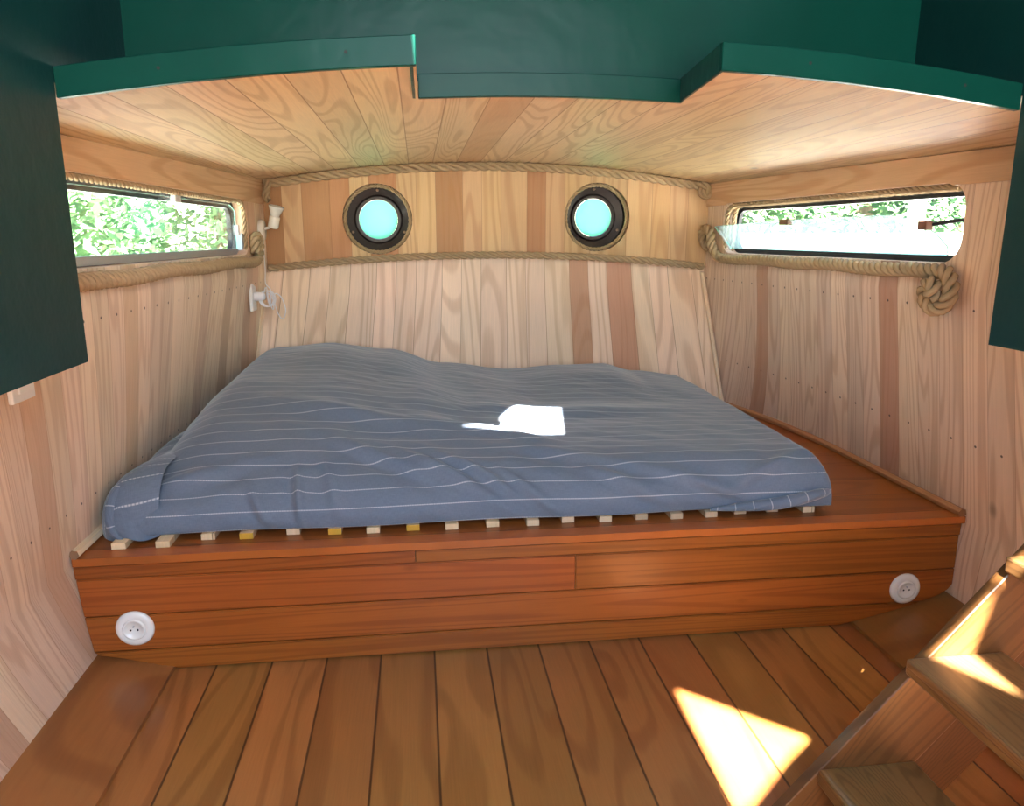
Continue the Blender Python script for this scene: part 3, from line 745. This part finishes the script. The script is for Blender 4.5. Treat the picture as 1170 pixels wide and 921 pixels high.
# ------------------------------------------------------------------ side windows
def ringprism(bm, outer, inner, fx, d0, d1):
    vs = []
    for poly, d in ((outer, d0), (inner, d0), (inner, d1), (outer, d1)):
        vs.append([bm.verts.new((fx(p[0])+d, p[0], p[1])) for p in poly])
    n = len(outer)
    for a, b in ((0, 1), (1, 2), (2, 3), (3, 0)):
        for i in range(n): bm.faces.new((vs[a][i], vs[a][(i+1) % n], vs[b][(i+1) % n], vs[b][i]))
    bmesh.ops.recalc_face_normals(bm, faces=bm.faces)
for n, side, fx, win in ((1, 'left', lambda y: xl(y, 1.2), WL), (2, 'right', lambda y: xr(y, 1.2), WR)):
    s = -1 if side == 'left' else 1
    root = bpy.data.objects.new('window_%d' % n, None); COL.objects.link(root); root.location = (fx(2.6), 2.6, 1.2); struct(root)
    o1 = rrect(win[0]-.02, win[1]+.02, win[2]-.02, win[3]+.02, .075); i1 = rrect(win[0]+.018, win[1]-.018, win[2]+.012, win[3]-.022, .055)
    bm = bmesh.new(); ringprism(bm, o1, i1, fx, s*.050, s*.080); adopt(link('window_frame', bm, M_black), root)
    i2 = rrect(win[0]+.03, win[1]-.03, win[2]+.022, win[3]-.034, .045)
    bm = bmesh.new(); ringprism(bm, i1, i2, fx, s*.058, s*.074); adopt(link('inner_seal', bm, M_black), root)
    bm = bmesh.new(); vs = [bm.verts.new((fx(p[0])+s*.066, p[0], p[1])) for p in i1]; bm.faces.new(vs); adopt(link('glass_pane', bm, M_glass), root)
    if side == 'left':
        bm = bmesh.new(); y0, y1 = win[0]+.03, win[1]-.02
        for a, b in ((0, 1),):
            p = [(y0, win[2]+.002), (y1, win[2]+.002), (y1, win[2]+.026), (y0, win[2]+.026)]
            for d in (.040, .052): pass
            A = [bm.verts.new((fx(q[0])+s*.038, q[0], q[1])) for q in p]; B = [bm.verts.new((fx(q[0])+s*.052, q[0], q[1])) for q in p]
            bm.faces.new(A); bm.faces.new(B[::-1])
            for i in range(4): bm.faces.new((A[i], A[(i+1) % 4], B[(i+1) % 4], B[i]))
        bmesh.ops.recalc_face_normals(bm, faces=bm.faces); adopt(link('sill_rail', bm, M_alu), root)

def quadslab(bm, P4, t):
    P4 = [Vector(p) for p in P4]; nrm = (P4[1]-P4[0]).cross(P4[-1]-P4[0]).normalized()*t
    A = [bm.verts.new(p) for p in P4]; B = [bm.verts.new(p+nrm) for p in P4]; bm.faces.new(A); bm.faces.new(B[::-1]); n = len(P4)
    for i in range(n):
        f = bm.faces.new((A[i], A[(i+1) % n], B[(i+1) % n], B[i])); f.material_index = 1
    bmesh.ops.recalc_face_normals(bm, faces=bm.faces)
# glass deflector leaning into the cabin in the right window
gd = empty('glass_deflector', (1.45, 2.7, 1.13), 'clear glass flap tilted inward in the right window, held by brown clips', 'glass flap')
def rp(y, h):    # hinge at the sill (h=0), leaning inward with height
    return (xr(y, 1.2)+.020-.42*h, y, 1.135+h)
prof = [(2.03, .01), (3.36, .01), (3.44, .085), (3.455, .108), (2.9, .125), (2.4, .128), (2.22, .128), (2.12, .112), (2.05, .070), (2.02, .035)]
bm = bmesh.new(); quadslab(bm, [rp(*p) for p in prof], .005); adopt(link('pane', bm, M_pane, mats=[M_pane, M_gedge]), gd)
def clip(y, h, w, hh, root, mat=M_brown, f=rp, s=1):
    c = Vector(f(y, h)); bm = bmesh.new(); addbox(bm, (c.x-.010, c.y-w, c.z-hh), (c.x+.014, c.y+w, c.z+hh), .003); boxuv(bm)
    return adopt(link('clip', bm, mat), root)
clip(2.83, .118, .036, .011, gd); clip(2.085, .095, .020, .013, gd)
bm = bmesh.new(); tube(bm, [Vector(rp(2.09, .095)), Vector((xr(2, 1.2)+.03, 2.00, 1.245)), Vector((xr(2, 1.2)+.05, 1.985, 1.20))], .006, 8); adopt(link('stay_arm', bm, M_black), gd)
bm = bmesh.new(); tube(bm, [Vector(rp(3.42, .09)), Vector((xr(3.4, 1.2)+.01, 3.39, 1.165)), Vector((xr(3.4, 1.2)+.02, 3.37, 1.14))], .005, 8); adopt(link('stay_arm', bm, M_white), gd)
# left flap, folded up flat in its opening, and its catches
gl = empty('glass_deflector', (-.75, 2.6, 1.33), 'closed glass flap with pale catches in the left window', 'glass flap')
def lp(y, h): return (xl(y, 1.2)-.030, y, 1.15+h)
bm = bmesh.new(); quadslab(bm, [lp(*p) for p in ((1.86, 0), (1.86, .166), (1.9, .172), (3.2, .172), (3.26, .15), (3.26, 0))], .004); adopt(link('pane', bm, M_glass, mats=[M_glass, M_gedge]), gl)
for y, h, w, hh in ((2.62, .172, .030, .016), (3.255, .075, .010, .020)):
    c_ = Vector(lp(y, h)); bm = bmesh.new(); addbox(bm, (c_.x-.004, c_.y-w, c_.z-hh), (c_.x+.012, c_.y+w, c_.z+hh), .003); boxuv(bm); adopt(link('catch', bm, M_white), gl)
c_ = Vector(lp(3.275, .035)); bm = bmesh.new(); prism(bm, [(c_.y-.022, c_.z-.04), (c_.y+.010, c_.z-.025), (c_.y+.018, c_.z+.022), (c_.y-.012, c_.z+.028)], 'x', c_.x, c_.x+.02); adopt(link('catch', bm, M_alu), gl)

# ------------------------------------------------------------------ lamp, plug, cable on the left wall by the corner
lx = xl(3.50, 1.23)
lamp = empty('wall_lamp', (lx, 3.50, 1.225), 'white wall lamp holder with bare spot bulb in the left back corner', 'lamp')
bm = bmesh.new(); lathe(bm, [(.046, 0), (.047, .012), (.040, .022), (0, .023)], (lx, 3.50, 1.225), (1, 0, 0), 32); adopt(link('wall_rose', bm, M_porc, smooth=True), lamp)
bm = bmesh.new(); tube(bm, smoothpath([(lx+.02, 3.50, 1.232), (lx+.045, 3.49, 1.238), (lx+.060, 3.485, 1.25)]), .006, 8); adopt(link('arm', bm, M_white, smooth=True), lamp)
ax = Vector((.25, -.12, 1)); c0 = (lx+.060, 3.485, 1.235)
bm = bmesh.new(); lathe(bm, [(.0, 0), (.020, 0), (.023, .006), (.023, .048), (.021, .052), (.0, .052)], c0, ax, 24); adopt(link('lamp_holder', bm, M_porc, smooth=True), lamp)
bm = bmesh.new(); lathe(bm, [(.018, .050), (.020, .058), (.032, .088), (.034, .094), (.030, .096), (.022, .082), (.0, .078)], c0, ax, 28)
adopt(link('bulb', bm, simple('clear_bulb_glass', (.75, .78, .76), .15, coat=.6), smooth=True), lamp)
# wall socket with plug and looped white cable
wx = xl(3.38, .93)
plate = empty('power_outlet', (wx, 3.38, .94), 'small white wall socket low beside the left back corner', 'socket')
def wallbox(name, y0, y1, z0, z1, d0, d1, mat, root, bev=.003):
    x_ = xl((y0+y1)/2, (z0+z1)/2); bm = bmesh.new(); addbox(bm, (x_+d0, y0, z0), (x_+d1, y1, z1), bev); boxuv(bm); return adopt(link(name, bm, mat), root)
wallbox('cover_plate', 3.34, 3.425, .885, 1.005, .001, .014, M_white, plate)
plug = empty('power_plug', (wx+.03, 3.40, .945), 'white plug with its looped thin cable in the left corner socket', 'plug')
bm = bmesh.new(); lathe(bm, [(0, 0), (.018, 0), (.020, .01), (.018, .035), (.012, .045), (0, .046)], (wx+.016, 3.395, .945), (1, -.1, 0), 20); adopt(link('plug_body', bm, M_cable, smooth=True), plug)
X = wx+.055
cab = [(X, 3.39, .95), (X+.015, 3.385, .985), (X+.02, 3.40, .93), (X+.04, 3.38, .89), (X+.05, 3.38, .955), (X+.075, 3.39, .94), (X+.088, 3.40, .885), (X+.072, 3.41, .845), (X+.055, 3.40, .87),
       (X+.038, 3.40, .93), (X+.01, 3.41, .96), (X+.02, 3.42, .90), (X+.03, 3.40, .97), (X+.005, 3.43, 1.0)]
cab += [(xl(3.5, 1.1)+.012, 3.50, 1.06), (xl(3.5, 1.2)+.010, 3.515, 1.18)]
bm = bmesh.new(); tube(bm, smoothpath(cab, 8), .0024, 6); adopt(link('cable', bm, M_cable, smooth=True), plug)
bm = bmesh.new()
for k in range(3):
    lo = [(X+.012+.03*math.cos(t)+k*.004, 3.385+k*.006, .935+.034*math.sin(t)) for t in frange(0, 2*PI, 12)]; tube(bm, smoothpath(lo, 4), .0024, 6)
adopt(link('cable_coil', bm, M_cable, smooth=True), plug)
# socket plate half hidden under the left green panel
ps = empty('power_outlet', (xl(1.65, .89), 1.65, .89), 'white socket plate on the left wall just under the green panel', 'socket')
def fy(py): return py
wallbox('cover_plate', 1.60, 1.692, .865, .945, .001, .012, M_white, ps)
wallbox('socket_insert', 1.622, 1.670, .883, .927, .012, .016, M_white, ps, .001)

# ------------------------------------------------------------------ companion ladder
ld = empty('companion_ladder', (.75, 1.0, 0), 'steep oiled wooden ladder with open treads at the right front', 'ladder')
def sline(x): return .224+(x-.757)*1.150      # top edge of the stringer
def sbot(x): return .111+(x-.989)*1.14
def stringer(y0, y1):
    bm = bmesh.new(); xb = .757-.224/1.15; xe = .989-.111/1.14; xt = 1.42
    prism(bm, [(xb, .001), (xe, .001), (xt+.02, sbot(xt+.02)), (xt, sline(xt))], 'y', y0, y1)
    uv = bm.loops.layers.uv.verify()
    for f in bm.faces:
        for l in f.loops:
            c_ = l.vert.co; l[uv].uv = (c_.x*.656+c_.z*.755, -c_.x*.755+c_.z*.656+c_.y)
    bmesh.ops.bevel(bm, geom=bm.edges[:], offset=.002, segments=1, affect='EDGES')
    return adopt(link('stringer', bm, M_stair), ld)
stringer(1.172, 1.198); stringer(.50, .526)
for k, (x, z) in enumerate(((.738, .205), (.892, .428), (1.065, .625), (1.235, .82))):
    bm = bmesh.new(); addbox(bm, (x-.004, .524, z-.032), (x+.195, 1.174, z), .005)
    uv = bm.loops.layers.uv.verify(); bm.normal_update()
    for f in bm.faces:
        for l in f.loops: l[uv].uv = (l.vert.co.x+l.vert.co.z+k*1.7, l.vert.co.y)
    t_ = adopt(link('tread', bm, M_tread), ld)
    for y in (1.165,):
        b = bmesh.new(); lathe(b, [(.006, 0), (.006, .012), (0, .013)], (x+.035, y, z-.045), (0, -1, 0), 12); adopt(link('screw', b, M_alu), ld)

# ------------------------------------------------------------------ outside
bm = sheet([(-60, -60), (60, -60), (60, 60), (-60, 60)], [[(-1.2, -1.7), (1.9, -1.7), (1.9, 3.8), (-1.2, 3.8)]], [], [], lambda x, y: (x, y, -.5), lambda x, y: (x, y))
facing(bm, (0, 0, 1)); o = link('ground', bm, M_ground); struct(o)
for nm, a, b in (('floor_bounce_slab_right', 1.62, 2.44), ('floor_bounce_slab_left', -2.6, -.92)):  # unseen white slabs added to bounce sun through the windows onto the ceiling
    struct(box(nm, (a, .8, .96), (b, 6.5, 1.0), M_paintw, .003))
bw_ = box('bulwark', (2.45, 1.0, -.5), (2.60, 9.0, 1.215), M_paintw, .01); tag(bw_, 'low white sunlit wall seen through the right window', 'wall')
bm = bmesh.new(); lathe(bm, [(0, 0), (.075, 0), (.075, 4), (0, 4)], (4.3, 6.25, -.5), (0, 0, 1), 16); tag(link('mooring_post', bm, M_paintw, smooth=True), 'white upright post among the trees outside the right window', 'post')
def tree(x, y, h, r, n, mat, label, seed, zlow=.2):
    rnd = random.Random(seed)
    root = empty('tree', (x, y, -.5), label, 'tree', 'trees outside the side windows')
    bm = bmesh.new(); P = smoothpath([(x, y, -.5), (x+.1, y, h*.3), (x-.05, y+.1, h*.7)], 6); tube(bm, P, [.14-.1*i/len(P) for i in range(len(P))], 8); adopt(link('trunk', bm, M_bark, smooth=True), root)
    bm = bmesh.new()
    cl = [(x+rnd.uniform(-r, r)*.8, y+rnd.uniform(-r, r)*.8, rnd.uniform(zlow, h)) for _ in range(26)]
    for i in range(int(n*1.5)):
        c_ = rnd.choice(cl); d = Vector((rnd.gauss(0, 1), rnd.gauss(0, 1), rnd.gauss(0, 1))).normalized()*rnd.uniform(.3, 1)**.6*r*.42
        p = Vector(c_)+d; a = Vector((rnd.gauss(0, 1), rnd.gauss(0, 1), rnd.gauss(0, .6))).normalized(); b = a.orthogonal().normalized(); s = rnd.uniform(.035, .065)
        v = [bm.verts.new(p+a*s*1.3), bm.verts.new(p+b*s*.6), bm.verts.new(p-a*s*1.3), bm.verts.new(p-b*s*.6)]; bm.faces.new(v)
    o = adopt(link('foliage', bm, mat), root); o['kind'] = 'stuff'
tr = [(4.6, 7.6, 3.2, 1.6, 5000, M_leaf, 'dark green tree farther back outside the right window', 1), (6.2, 6.0, 3.4, 1.8, 5000, M_leaf, 'bright green tree outside the near end of the right window', 2), (7.2, 9.6, 4.0, 2.0, 4000, M_leaf, 'green tree beyond the white post', 3),
      (-2.5, 10.0, 3.6, 1.5, 5000, M_leaf2, 'pale tree outside the far corner of the left window', 7),
      (-3.9, 7.6, 3.2, 1.6, 4500, M_leaf, 'green tree outside the far end of the left window', 4), (-5.6, 7.2, 3.0, 1.8, 3200, M_leaf2, 'pale green tree outside the middle of the left window', 5), (-4.6, 10.2, 4.0, 2.0, 3500, M_leaf, 'tree behind the others outside the left window', 6)]
for a in tr: tree(*a)
